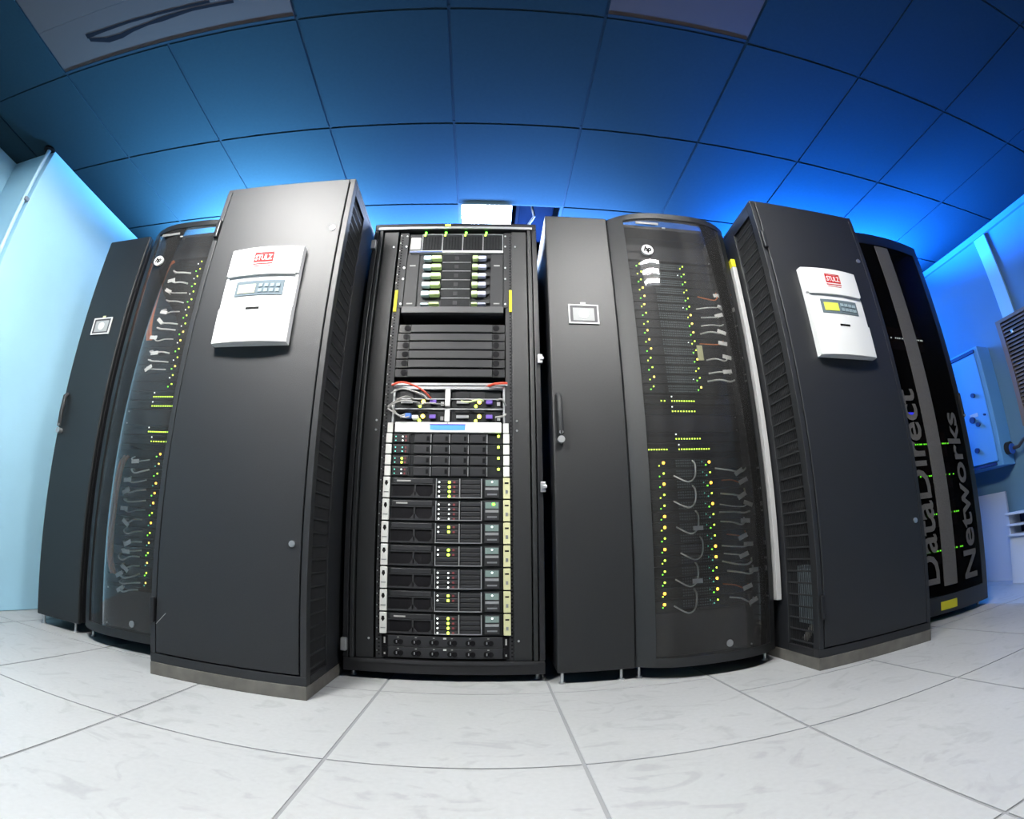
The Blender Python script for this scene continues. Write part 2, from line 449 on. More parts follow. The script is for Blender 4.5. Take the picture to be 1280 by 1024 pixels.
# ------------------------------------------------------------------ things on and by the right wall
t = thing('electrical_cabinet', 'pale blue enamel electrical box fixed on the right wall', 'electrical box', (3.25, 2.02, 0))
part('box_body', B(.012, .169, 0, .62, .765, 1.59), ELEC, t, .004)
part('door', B(-.004, .0119, .03, .60, .80, 1.545), ELEC, t, .004)
part('top_shadow_strip', B(-.002, .0118, .03, .60, 1.552, 1.574), ELECD, t)  # shadow under the top flange, painted as a dark strip
part('bottom_shadow_strip', B(-.002, .0118, .05, .60, .776, .794), ELECD, t)  # shadow at the bottom edge, painted likewise
for (y, z, s) in ((.12, 1.27, .016), (.17, 1.11, .022), (.13, 1.07, .016), (.18, .90, .018), (.06, 1.12, .007)):
    part('rotary_switch', MB().cyl((-.022, y, z), (-.0041, y, z), s, 10), ELECD, t)
part('nameplate', B(-.0065, -.0041, .12, .19, 1.125, 1.15), BOARDW, t)
so = part('industrial_socket', MB().cyl((.09, -.035, .87), (.09, -.0005, .87), .042, 14), DGREY, t)
part('socket_flap', MB().cyl((.09, -.048, .862), (.09, -.0351, .862), .034, 14), BLUEB, so)
o = part('power_lead', MB().tube([(3.34, 1.966, .862), (3.335, 1.92, .865), (3.33, 1.87, .90), (3.33, 1.80, .915), (3.335, 1.72, .88), (3.34, 1.66, .80), (3.34, 1.62, .60), (3.345, 1.60, .47)], .012, 8), CABD)
tag(o, 'black power lead curving away from the socket on the blue box', 'cable')

t = thing('louvre_panel', 'grey brown louvred panel on the right wall at the picture edge', 'louvre', (3.34, 1.0, 0))
y0, y1, z0, z1 = 0, .86, .98, 1.70
part('frame', B(0, .034, y0, y0 + .035, z0, z1).box(0, .034, y1 - .035, y1, z0, z1).box(0, .034, y0 + .035, y1 - .035, z0, z0 + .03).box(0, .034, y0 + .035, y1 - .035, z1 - .022, z1), BROWN, t)
part('backing', B(.028, .0339, y0 + .035, y1 - .035, z0 + .03, z1 - .022), DARK, t)
slat_me = MB().add([(.003, 0, 0), (.026, 0, .020), (.026, 0, .024), (.003, 0, .007), (.003, .789, 0), (.026, .789, .020), (.026, .789, .024), (.003, .789, .007)],
                   [(0, 1, 2, 3), (7, 6, 5, 4), (0, 4, 5, 1), (1, 5, 6, 2), (2, 6, 7, 3), (3, 7, 4, 0)]).mesh('slat', BROWN)
n = 26
for k in range(n):
    link('slat', slat_me, t, (0, y0 + .0355, z0 + .031 + (z1 - z0 - .078) * k / (n - 1)))
part('catch', B(-.008, -.0001, y1 - .12, y1 - .105, 1.58, 1.60), SILV, t, .002)
# short rails that carry the louvre off the wall
for y in (.04, .60): part('spacer', B(.034, .08, y, y + .04, z0 + .05, z1 - .05), DARK, t)

o = part('white_panel_board', B(3.385, 3.405, 2.125, 2.48, .0, .60), BOARDW, None, .002)
tag(o, 'plain white board leaning on the right wall below the blue box', 'board')
t = thing('low_shelf_unit', 'white low shelf unit with two dark openings at the right edge', 'shelf unit', (3.24, 1.2, 0))
part('carcass', B(.02, .175, 0, .86, 0, .30), BOARDW, t, .003)
part('shelf', B(0, .175, 0, .86, .302, .318), BOARDW, t, .002)
part('shelf', B(.004, .175, 0, .86, .368, .382), BOARDW, t, .002)
part('top_board', B(0, .175, 0, .86, .440, .456), BOARDW, t, .002)
part('back_panel', B(.165, .1749, 0, .86, .3185, .4395), ELECD, t)
for y in (0, .42, .842):
    part('upright', B(.02, .164, y, y + .018, .3185, .3675).box(.02, .164, y, y + .018, .3825, .4395), BOARDW, t)
t = thing('cleaner_bottle', 'blue topped white bottle standing on the low shelf unit', 'bottle', (3.33, 1.875, .4565))
part('bottle_body', MB().cyl((0, 0, 0), (0, 0, .09), .045, 16), WHITE, t)
part('blue_sleeve', MB().cyl((0, 0, .0905), (0, 0, .19), .046, 16, .042), BLUEB, t)
part('neck', MB().cyl((0, 0, .1905), (0, 0, .235), .04, 12, .018), WHITE, t)
part('cap', MB().cyl((0, 0, .2355), (0, 0, .265), .02, 12), INK, t)

# ================================================================== COOLING UNITS (big charcoal ones with a white controller)
def cooler(xc, yf, side, label, lcd):
    """side = +1: grille on the +x side, -1: on the -x side (the side that the photograph shows)"""
    W = .305; H = 1.99; D = 1.02
    t = thing('cooling_unit', label, 'cooling unit', (xc, yf, 0), 'tall charcoal cooling units that stand forward of the rack row')
    part('plinth', B(-W, W, 0, D, 0, .046), PLINTH, t, .002)
    # carcass as panels round a hollow inside
    part('top_panel', B(-W, W, .004, D, H - .02, H), CHAR, t, .003)
    part('back_panel', B(-W, W, D - .02, D, .0465, H - .0205), CHAR, t)
    part('bottom_rail', B(-W, W, .002, .04, .0465, .078), CHAR, t, .002)
    part('floor_pan', B(-W + .021, W - .021, .041, D - .021, .0465, .06), DARK, t)
    part('side_panel', B(-side * W, -side * (W - .02), .004, D - .0205, .0465, H - .0205) if side < 0 else B(-W, -W + .02, .041, D - .0205, .0465, H - .0205), CHAR, t)
    # grille side: panel with an opening near the front
    sx0, sx1 = sorted((side * W, side * (W - .02)))
    pan = part('side_panel', B(sx0, sx1, .205, D - .0205, .0465, H - .0205), CHAR, t, .002)
    part('side_panel_foot', B(sx0, sx1, .041, .2045, .0465, .075), CHAR, pan)
    part('side_panel_head', B(sx0, sx1, .041, .2045, H - .065, H - .0205), CHAR, pan)
    g = MB()
    gx0, gx1 = sx0 + .007, sx1 - .007
    z = .09
    while z < H - .08:
        g.box(gx0, gx1, .0415, .204, z, z + .006); z += .046
    for k in range(17):
        y = .048 + k * .0093
        g.box(gx0 + .0015, gx1 - .0015, y, y + .0016, .076, H - .066)
    part('wire_grille', g, DGREY, t, kind='stuff')
    # what shows behind the grille
    ix = side * (W - .10)
    part('filter_sheet', B(min(ix, ix + side * .05), max(ix, ix + side * .05), .05, .20, .155, .385), FILT, t, .003)
    part('hose', MB().tube([(side * .23, .06, .09), (side * .235, .10, .13), (side * .225, .15, .135), (side * .23, .19, .085)], .014, 8), PIPE, t)
    for k in range(5):
        zz = .62 + .24 * k
        part('coil_bracket', B(min(side * .10, side * .24), max(side * .10, side * .24), .06, .2, zz, zz + .02), DGREY, t)
    part('inner_bulkhead', B(min(side * .06, side * .08), max(side * .06, side * .08), .042, D - .022, .061, H - .021), DARK, t)
    # door
    part('door_stile', B(-W, -W + .022, .002, .04, .0785, H - .0205), CHAR, t, .002)
    part('door_stile', B(W - .022, W, .002, .04, .0785, H - .0205), CHAR, t, .002)
    d = part('front_door', B(-W + .026, W - .026, 0, .03, .083, H - .004), CHAR, t, .003)
    for z in (1.72, .51):
        part('door_lock', MB().cyl((.248, -.005, z), (.248, .0, z), .011, 14), SILV, d)
    for z in (1.76, .235):
        part('hinge', B(-W + .004, -W + .024, -.014, .0019, z - .045, z + .045), BLKS, d, .004)
    # white bowed controller
    bowf = lambda x: -.030 - .014 * (1 - (x / .157) ** 2)
    c = part('control_unit', MB().bow(lambda x: -.022, -.157, .157, .0218, 1.204, 1.618, 2), WHITE, t)
    def slab(nm, z0, z1, m, x0=-.157, x1=.157, f=bowf, tt=None):
        mb = MB(); n = 14
        xs = [x0 + (x1 - x0) * i / n for i in range(n + 1)]
        vs = []; fs = []
        for x in xs:
            b = -.0222 if tt is None else f(x) + tt
            vs += [(x, f(x), z0), (x, f(x), z1), (x, b, z0), (x, b, z1)]
        for i in range(n):
            a, q = 4 * i, 4 * i + 4
            fs += [(a, q, q + 1, a + 1), (a + 2, a + 3, q + 3, q + 2), (a + 1, q + 1, q + 3, a + 3), (a, a + 2, q + 2, q)]
        fs += [(0, 1, 3, 2), (4 * n, 4 * n + 2, 4 * n + 3, 4 * n + 1)]
        mb.smooth = True
        return part(nm, mb.add(vs, fs), m, c)
    slab('top_cover', 1.495, 1.616, WHITE)
    slab('middle_cover', 1.352, 1.486, WHITE, f=lambda x: bowf(x) + .006)
    slab('flap', 1.206, 1.3485, WHITE)
    slab('brow', 1.4865, 1.4945, WHITE, -.145, .145, f=lambda x: bowf(x) - .004)
    f2 = lambda x: bowf(x) + .0035
    slab('display_window', 1.398, 1.462, KEYS, -.098, .108, f=f2, tt=.002)
    slab('screen', 1.408, 1.446, lcd, -.085, -.008, f=lambda x: f2(x) - .0022, tt=.0018)
    for r in range(2):
        for q in range(4):
            xx = .006 + q * .024
            part('key', B(xx, xx + .016, f2(xx + .008) - .003, f2(xx + .008) - .0002, 1.410 + r * .022, 1.424 + r * .022), KEYB, c)
    part('finger_slot', B(-.028, .028, bowf(0) - .0012, bowf(0) + .002, 1.336, 1.345), INK, c)
    # red maker's plate with lettering
    fy = bowf(0) - .0012
    part('logo_plate', B(-.042, .042, fy, fy + .002, 1.545, 1.584).box(-.042, .042, fy, fy + .002, 1.5865, 1.5895), RED, c)
    part('logo_line', B(-.042, .042, fy, fy + .002, 1.534, 1.538), RED, c)
    me = fit_mesh(text_mesh('logo_lettering', 'STULZ', WHITE, .03, .0004, .0006), .074, .025)
    link('logo_lettering', me, c, (0, fy - .0005, 1.5645), (PI / 2, 0, 0))
    part('logo_line', B(-.037, .037, fy, fy + .002, 1.5255, 1.5275), RED, c)
    return t
acl = cooler(-.892, 1.520, 1, 'charcoal cooling unit with glare on its top, left of the open rack', LCDP)
m = MB().tube([(-.278, -.0005, .185), (-.236, -.0005, .228)], .0012, 5)
part('scratch', m, CABW, acl)
part('paint_chip', B(-.305, -.285, -.0004, .0019, .252, .256), CABW, acl)
cooler(1.477, 1.538, -1, 'charcoal cooling unit with yellow green display, right of the centre racks', LCD)

# ================================================================== NARROW COOLER MODULES with display (round reflection painted on) and handle
def narrow_cooler(xc, label, tab):
    t = thing('narrow_cooling_module', label, 'cooling module', (xc, 1.79, 0), 'narrow black cooling modules beside the smoked door racks')
    W = .1475
    part('body', B(-W, W, .024, 1.0, .05, 1.995), BLKS, t, .003)
    d = part('front_panel', B(-W, W, 0, .0235, .046, 1.998), BLK, t, .006)
    for x in (-.125, .10):
        part('levelling_foot', MB().cyl((x, .03, 0), (x, .03, .05), .006, 10).cyl((x, .03, 0), (x, .03, .006), .013, 10).cyl((x, .03, .042), (x, .03, .05), .013, 10), SILV, t)
        part('levelling_foot', MB().cyl((x, .9, 0), (x, .9, .05), .006, 10).cyl((x, .9, 0), (x, .9, .006), .013, 10), SILV, t)
    # display
    f = part('display_frame', B(-.064, .066, -.006, -.0002, 1.425, 1.431).box(-.064, .066, -.006, -.0002, 1.510, 1.516).box(-.064, -.058, -.006, -.0002, 1.431, 1.510).box(.060, .066, -.006, -.0002, 1.431, 1.510), WHITE, d)
    part('display_glass', B(-.058, .060, -.003, -.0002, 1.431, 1.510), mat('grey_display_glass', (.06, .06, .065), .5, spec=.2), f)
    part('display_screen', B(-.045, .047, -.0045, -.0031, 1.440, 1.500), mat('pale_screen', (.28, .29, .29), .5, spec=.2), f)
    part('round_reflection', MB().cyl((.001, -.0065, 1.470), (.001, -.0046, 1.470), .021, 20), WHITE, f)  # white reflection on the display, painted as a disc
    part('tab_sticker', B(-.010, .012, -.0012, -.0001, 1.518, 1.529), tab, d)
    # lever handle
    h = part('handle', MB().tube([(-.124, -.001, 1.110), (-.122, -.016, 1.098), (-.120, -.020, 1.02), (-.119, -.018, .945)], .011, 10), DGREY, d)
    part('handle_lock', MB().cyl((-.119, -.028, .952), (-.119, -.0175, .952), .008, 12), SILV, h)
    part('handle_cup', MB().cyl((-.119, -.024, .925), (-.119, -.0002, .925), .014, 14), STEEL, h)
    return t
narrow_cooler(.3885, 'black narrow cooling module with round glint on its display right of the open rack', WHITE)
narrow_cooler(-1.985, 'black narrow cooling module with round glint on its display against the left wall', PAPERY)

# ================================================================== RACKS WITH BOWED SMOKED DOOR
bowdoor = lambda x: -.082 * (1 - abs(x / .302) ** 3.2)
def smoked_rack(xc, label, mirror=False):
    t = thing('server_rack', label, 'server rack', (xc, 1.80, 0), 'server racks with bowed smoked doors')
    W = .30; H = 1.995; D = 1.0
    part('side_panel', B(-W, -W + .018, .02, D, .05, H - .02), BLKS, t)
    part('side_panel', B(W - .018, W, .02, D, .05, H - .02), BLKS, t)
    part('back_panel', B(-W + .0185, W - .0185, D - .02, D, .05, H - .02), DARK, t)
    part('top_panel', B(-W, W, .02, D, H - .0195, H), BLKS, t, .003)
    part('base', B(-W, W, .02, D, .042, .0495), BLKS, t)
    for s in (-1, 1):
        xa, xb = sorted((s * .282, s * .243))
        part('mounting_rail', B(xa, xb, .075, .10, .05, H - .02), DGREY, t)
    # door: frame strips and acrylic pane, both bowed
    d = part('door', MB().bow(bowdoor, -.302, -.235, .016, .05, H).bow(bowdoor, .262, .302, .016, .05, H)
             .bow(bowdoor, -.235, .262, .016, .05, .085).bow(bowdoor, -.235, .262, .016, H - .03, H), BLK, t)
    part('door_pane', MB().bow(lambda x: bowdoor(x) + .006, -.2345, .2615, .004, .0855, H - .0305, 16), ACRY, d)
    part('door_cap', MB().bow(lambda x: bowdoor(x) + .0162, -.27, .29, .03, H - .012, H - .002), STEEL, d)
    bx, bz = -.150, 1.775
    by = bowdoor(bx)
    b = part('badge', MB().cyl((bx, by - .012, bz), (bx, by - .0005, bz), .027, 24), WHITE, d, label='round white badge reading hp')
    me = fit_mesh(text_mesh('badge_lettering', 'hp', INK, .04, .0004, .0022, .25), .038, .036)
    link('badge_lettering', me, b, (bx, by - .0126, bz), (PI / 2, 0, 0))
    part('door_label', B(-.185, -.075, bowdoor(-.13) - .004, bowdoor(-.13) + .001, 1.925, 1.938), mat('grey_door_label', (.16, .16, .16), .5), d)
    part('door_label', B(-.06, -.045, bowdoor(-.05) - .002, bowdoor(-.05) + .001, 1.905, 1.911), CABW, d)
    part('door_emblem', MB().cyl((.05, bowdoor(.05) - .003, .12), (.05, bowdoor(.05) + .001, .12), .014, 12), GREY, d)
    for x in (-.278, .27):
        part('levelling_foot', MB().cyl((x, .03, 0), (x, .03, .0415), .006, 10).cyl((x, .03, 0), (x, .03, .006), .013, 10), SILV, t)
        part('levelling_foot', MB().cyl((x, .92, 0), (x, .92, .0415), .006, 10).cyl((x, .92, 0), (x, .92, .006), .013, 10), SILV, t)
    return t
smoked_rack(.84, 'black server rack with bowed smoked door and white glare bars, right of centre')
smoked_rack(-1.50, 'black server rack with bowed smoked door half hidden by the left cooling unit')

rnd = random.Random(4)
SRVF = mat('dark_server_front', (.007, .008, .009), .5, spec=.15, noise=.25, nscale=60)
def thin_server(xc, z, label, group, leds, perf=True):
    t = thing('rack_server', label, 'server', (xc, 1.872, z), group)
    h = .0415
    part('chassis', B(-.222, .222, .006, .70, 0, h), DGREY, t)
    part('front_bezel', B(-.241, .241, 0, .0055, .0005, h - .0005), SRVF, t, .001)
    if perf:
        def mk():
            g = MB(); r = random.Random(9)
            for a in range(14):
                for b in range(3):
                    g.box(-.075 + a * .0105, -.069 + a * .0105, -.0006, -.0001, .007 + b * .0115, .0125 + b * .0115)
            return g.mesh('vent_holes', mat('faint_teal_vents', (.05, .075, .08), .5))
        o = link('vent_holes', shared('perf', mk), t); o['kind'] = 'stuff'
    for (x, zz, r, m) in leds:
        me = shared(('led', r, m.name), lambda: MB().cyl((0, -.0022, 0), (0, -.0002, 0), r, 8).mesh('status_light', m))
        link('status_light', me, t, (x, 0, zz))
    return t
def switch(xc, z, label, group, spans, m=LYG):
    t = thing('network_switch', label, 'switch', (xc, 1.872, z), group)
    part('chassis', B(-.222, .222, .006, .40, 0, .0415), DGREY, t)
    part('front_face', B(-.241, .241, 0, .0055, .0005, .041), SRVF, t, .001)
    for (a, b, n, zz) in spans:
        g = MB()
        for k in range(n):
            x = a + (b - a) * k / max(1, n - 1)
            g.box(x - .0021, x + .0021, -.0016, -.0002, zz, zz + .0050)
        part('port_lights', g, m, t, kind='stuff')
    part('port_row', B(-.19, .19, -.0012, -.0001, .024, .036), DARK, t)
    part('status_light', MB().cyl((spans[-1][0], -.002, .034), (spans[-1][0], -.0002, .034), .0032, 8), LWHT, t)
    return t
def rack_blank(name, xc, z0, z1, label, group=None, m=None):
    t = thing(name, label, 'filler plate', (xc, 1.872, z0), group)
    part('panel', B(-.241, .241, 0, .004, 0, z1 - z0), m or BLKS, t, .001)
    for s in (-1, 1):
        for z in (.008, z1 - z0 - .008):
            part('screw', MB().cyl((s * .232, -.002, z), (s * .232, -.0001, z), .004, 8), STEEL, t)
    return t

# contents of the rack right of centre
XC = .84
rack_blank('rack_filler', XC, 1.826, 1.955, 'plain black blank panel at the top behind the right smoked door')
for k in range(15):
    z = 1.772 - .0445 * k
    main = LYEL if k in (3, 4, 5, 8, 9, 10, 13) else LYG
    leds = [(-.140 + .004 * math.sin(k * 2.1), .030, .0042 if main is LYEL else .0034, main), (-.157, .017, .0026, LYG if k % 2 else LGREEN),
            (.081, .030, .0045 if k in (6, 7, 8, 11, 14) else .0032, LYEL if k in (6, 7, 8, 11, 14) else LYG), (.066, .017, .0026, LGREEN if k % 3 else LYG)]
    if k % 4 == 1: leds.append((.048, .022, .002, LWHT))
    thin_server(XC, z, 'thin server, %s of the upper stack behind the right smoked door' % nth(k), 'upper thin servers behind the right smoked door', leds)
switch(XC, 1.100, 'switch with short green light row, uppermost behind the right smoked door', 'switches behind the right smoked door', [(-.115, -.10, 2, .012), (-.066, .038, 10, .012)])
switch(XC, 1.054, 'switch with one green light row, second behind the right smoked door', 'switches behind the right smoked door', [(-.068, .036, 9, .012)])
rack_blank('rack_filler', XC, .977, 1.050, 'black blank panel between the switch pairs behind the right smoked door')
switch(XC, .933, 'switch with one green light row, third behind the right smoked door', 'switches behind the right smoked door', [(-.063, .047, 10, .012)])
switch(XC, .888, 'switch with two long green light rows, lowest behind the right smoked door', 'switches behind the right smoked door', [(-.189, -.110, 8, .012), (-.054, .085, 13, .012)])
for k in range(14):
    z = .822 - .0442 * k
    big = k in (0, 2, 5, 6, 8, 12, 13)
    bigr = k in (0, 2, 4, 8, 9, 11, 12)
    leds = [(-.130 - .002 * k, .024, .0062 if big else .0042, LAMB if big else LYG), (-.150 - .001 * k, .012, .0026, LGREEN if k % 3 else LYG),
            (.079, .024, .006 if bigr else .0036, LAMB if bigr else LYG), (.062, .012, .003, LTEAL if k % 2 else LGREEN), (.045, .026, .002, LTEAL)]
    thin_server(XC, z, 'thin server, %s of the lower stack behind the right smoked door' % nth(k), 'lower thin servers behind the right smoked door', leds)
rack_blank('rack_filler', XC, .060, .238, 'tall black blank panel at the bottom behind the right smoked door')

# contents of the left rack
XC = -1.50
rack_blank('rack_filler', XC, 1.88, 1.955, 'plain black blank panel at the top behind the left smoked door')
for k in range(16):
    z = 1.822 - .0445 * k
    main = LYEL if k in (9, 10, 13) else LYG
    leds = [(.0 + .003 * math.sin(k * 1.7), .030, .0042 if main is LYEL else .0034, main), (-.018, .017, .0028, LGREEN if k % 2 else LWHT)]
    thin_server(XC, z, 'thin server, %s of the upper stack behind the left smoked door' % nth(k), 'upper thin servers behind the left smoked door', leds, False)
switch(XC, 1.108, 'switch with green light row, uppermost behind the left smoked door', 'switches behind the left smoked door', [(-.092, .034, 10, .012)])
switch(XC, 1.063, 'switch with green light row, second behind the left smoked door', 'switches behind the left smoked door', [(-.092, .030, 10, .012)])
rack_blank('rack_filler', XC, .985, 1.058, 'black blank panel between the switch pairs behind the left smoked door')
switch(XC, .940, 'switch with green light row, third behind the left smoked door', 'switches behind the left smoked door', [(-.086, .030, 11, .012)])
switch(XC, .895, 'switch with short green light row, lowest behind the left smoked door', 'switches behind the left smoked door', [(-.060, .030, 7, .012)])
for k in range(14):
    z = .828 - .0442 * k
    big = k in (0, 3, 4, 5, 7)
    leds = [(.006 - .001 * k, .024, .0050 if big else .0036, LAMB if big else (LYEL if k % 2 else LYG)), (-.014, .012, .0028, LTEAL if k % 2 else LGREEN)]
    thin_server(XC, z, 'thin server, %s of the lower stack behind the left smoked door' % nth(k), 'lower thin servers behind the left smoked door', leds, False)
rack_blank('rack_filler', XC, .060, .238, 'tall black blank panel at the bottom behind the left smoked door')

# patch cables with paper flags
def cable(pts, r, m, label, group, flag=None, n=6, tilt=0.0):
    t = thing('patch_cable', label, 'cable', pts[0], group)
    o = Vector(pts[0])
    # smooth the polyline
    P = [Vector(p) - o for p in pts]; Q = []
    for i in range(len(P) - 1):
        p0, p1, p2, p3 = P[max(i - 1, 0)], P[i], P[i + 1], P[min(i + 2, len(P) - 1)]
        for q in range(4):
            u = q / 4
            Q.append(.5 * ((2 * p1) + (p2 - p0) * u + (2 * p0 - 5 * p1 + 4 * p2 - p3) * u * u + (3 * p1 - p0 - 3 * p2 + p3) * u ** 3))
    Q.append(P[-1])
    part('lead', MB().tube(Q, r, n), m, t)
    if flag is not None:
        f = Q[int(len(Q) * flag)]
        g = link('paper_flag', shared('flag', lambda: B(-.022, .022, -.0008, .0008, -.009, .009).mesh('paper_flag', FLAG)), t, (f.x, f.y - .0055, f.z), (0, tilt, 0))
    return t
rnd = random.Random(11)
GR = 'patch cable loops at the right behind the right smoked door'
zz_ = 1.66
for k in range(22):
    gap = rnd.choice((.034, .044, .06, .08)) if k < 9 else rnd.choice((.028, .036, .05, .058))
    if k == 9: zz_ = .835
    z = zz_ - gap * .35
    dz = gap * rnd.uniform(.25, .55)
    zz_ -= gap
    x0 = .84 + .100 + rnd.uniform(0, .035)
    yb = 1.864
    e = rnd.uniform(-.2, .3) * gap
    xe = .84 + rnd.uniform(.205, .238)
    cable([(x0, yb, z), (x0 + .35 * (xe - x0), yb - .034, z - dz * rnd.uniform(.2, .8)), (x0 + .68 * (xe - x0), yb - .05, z - dz), (x0 + .88 * (xe - x0), yb - .045, z - dz * .5), (xe, yb - .02, z + e)],
          rnd.uniform(.0026, .0044), CABP if k % 5 else CABO, '%s cable loop at right behind the right smoked door, %s' % ('pale' if k % 5 else 'orange', nth(k)), GR, rnd.uniform(.45, .85) if k % 5 != 3 else None, 6, rnd.uniform(-.7, .5))
for k in range(6):
    z = .79 - .105 * k
    x0 = .80 + rnd.uniform(-.02, .02)
    cable([(x0 - .06, 1.862, z), (x0 - .01, 1.835, z - .03), (x0 + .02, 1.83, z - .01), (x0 + .03, 1.84, z + .04), (x0 + .03, 1.864, z + .062)], .0034, CABP,
          'thin pale cable loop in mid rack behind the right smoked door, %s' % nth(k), 'cable loops in the middle behind the right smoked door', .5 if k in (2, 4) else None)
GL = 'pale patch cables behind the left smoked door'
zz_ = 1.80
for k in range(26):
    gap = rnd.choice((.032, .05, .066, .085)) if k < 11 else rnd.choice((.024, .032, .042, .05))
    if k == 11: zz_ = .835
    z = zz_ - gap * .3
    dz = gap * rnd.uniform(.25, .6)
    zz_ -= gap
    x1 = -1.50 - rnd.uniform(.03, .05)
    xe = -1.50 - rnd.uniform(.115, .146)
    cable([(x1, 1.864, z), (x1 + .3 * (xe - x1), 1.835, z - dz * rnd.uniform(.1, .7)), (x1 + .6 * (xe - x1), 1.815, z - dz), (x1 + .85 * (xe - x1), 1.815, z - dz * .4), (xe, 1.85, z + rnd.uniform(-.15, .25) * gap)],
          rnd.uniform(.0026, .0044), CABP, 'thin pale cable behind the left smoked door, %s' % nth(k), GL, rnd.uniform(.4, .8) if k % 3 else None, 6, rnd.uniform(-.7, .7))
for k, (za, zb) in enumerate(((1.82, 1.40), (.80, .30))):
    for q in range(2):
        xa = -1.668 - .020 * q
        cable([(xa + .004, 1.845, za + .03), (xa + .002, 1.822, za - .01), (xa, 1.812, za - .10), (xa - .003, 1.810, (za + zb) / 2), (xa, 1.814, zb + .08), (xa + .003, 1.84, zb)],
              .0075, CABO, 'thick orange fibre cable behind the left smoked door, %s, %s strand' % ('upper run' if k == 0 else 'lower run', 'right' if q == 0 else 'left'), 'orange fibre cables behind the left smoked door', None, 8)
o = part('hanging_tag', B(.916, .944, 1.850, 1.853, 1.30, 1.372), PAPERY)
tag(o, 'yellowed paper tag hanging behind the right smoked door', 'tag')

t = thing('white_trunking', 'long white strip with yellow tip between smoked door rack and right cooling unit', 'trunking', (1.152, 1.780, .252))
part('strip', B(-.0115, .0115, -.008, .022, 0, 1.51), TRUNK, t, .002)
part('yellow_tip', B(-.0115, .0115, -.008, .022, 1.511, 1.555), YEL, t, .003)

# ================================================================== OPEN RACK IN THE MIDDLE
t = thing('open_rack', 'black open rack full of servers between the left cooling unit and the narrow module', 'server rack', (-.18, 1.85, 0))
W = .385; H = 1.99; D = 1.05
part('base', B(-W, W, 0, D, .030, .082), BLKS, t, .004)
part('base_lip', B(-W + .03, W - .03, -.004, -.0002, .070, .082), DGREY, t)
part('top_beam', B(-W, W, 0, D, 1.950, H), BLKS, t, .004)
part('top_lip', B(-W + .02, W - .02, -.006, -.0002, 1.953, 1.965), STEEL, t)
part('side_panel', B(-W, -W + .012, .06, D, .0825, 1.9495), BLKS, t)
part('side_panel', B(W - .012, W, .06, D, .0825, 1.9495), BLKS, t)
part('back_panel', B(-W + .0125, W - .0125, D - .02, D, .0825, 1.9495), DARK, t)
for s in (-1, 1):
    a, b = sorted((s * W, s * (W - .022)))
    part('corner_post', B(a, b, 0, .0595, .0825, 1.9495), BLKS, t, .003)
    a, b = sorted((s * (W - .026), s * (W - .044)))
    part('door_jamb', B(a, b, -.004, .05, .0825, 1.9495), BLK, t, .004)
    a, b = sorted((s * (W - .048), s * .268))
    fp = part('filler_panel', B(a, b, .012, .026, .0825, 1.9495), BLK, t, .002)
    for z in (1.86, 1.02, .98, .16):
        part('screw', MB().cyl((s * .285, .009, z), (s * .285, .0118, z), .0045, 8), SILV, fp)
    xr = s * .25 + .007
    rl = part('mounting_rail', B(xr - .017, xr + .017, .020, .040, .0825, 1.9495), DGREY, t, .001)
    g = MB()
    for k in range(124):
        z = .095 + k * .0148
        g.box(xr + s * .004 - .0035, xr + s * .004 + .0035, .0192, .0199, z, z + .0065)
    part('rail_holes', g, DARK, rl, kind='stuff')
    g = MB()
    for k in range(42):
        z = .110 + k * .0444
        g.box(xr + s * .0125 - .002, xr + s * .0125 + .002, .0188, .0199, z, z + .004)
    part('rail_marks', g, STEEL, rl, kind='stuff')
    part('yellow_rail_tag', B(xr + s * .006 - .007, xr + s * .006 + .007, .014, .0187, 1.515, 1.625), YEL, rl, .001)
    for y in (.06, .9):
        part('levelling_foot', MB().cyl((s * .36, y, 0), (s * .36, y, .0295), .008, 10).cyl((s * .36, y, 0), (s * .36, y, .006), .014, 10), SILV, t)
for z in (1.86, .135):
    part('hinge', B(-W - .004, -W + .02, -.022, -.0005, z - .025, z + .025), STEEL, t, .004)
for z in (1.283, .751):
    part('latch', B(W - .012, W + .008, -.016, -.0005, z - .02, z + .02).box(W - .004, W + .012, -.024, -.0165, z - .006, z + .006), SILV, t, .002)
part('top_marker_light', B(-.045, -.02, -.009, -.0065, 1.968, 1.976), LYG, t)

EX = -.173      # centre of the equipment columns
EY = 1.865
# ---- blade enclosure
t = thing('blade_enclosure', 'ten unit blade enclosure with green lights on top of the open rack', 'blade enclosure', (EX, EY, 1.503))
Hh = .440
part('chassis', B(-.222, .222, .012, .78, 0, Hh), DGREY, t)
part('shelf_lip', B(-.224, .224, -.012, .0118, 0, .031), mat('dim_grey_shelf_lip', (.06, .061, .064), .5, .2, spec=.3), t, .002)
for s in (-1, 1):
    a, b = sorted((s * .241, s * .2245))
    e = part('mounting_ear', B(a, b, 0, .004, .032, Hh), DGREY, t)
    for z in (.05, .18, .24, .36, .42):
        part('screw', MB().cyl((s * .232, -.003, z), (s * .232, -.0001, z), .0045, 8), SILV, e)
    a, b = sorted((s * .222, s * .165))
    q = part('side_module', B(a, b, .002, .0118, .034, .318), DGREY, t, .002)
    for z in (.05, .25): part('module_label', B(a + .015, b - .015, .0008, .0018, z, z + .006), CABW, q)
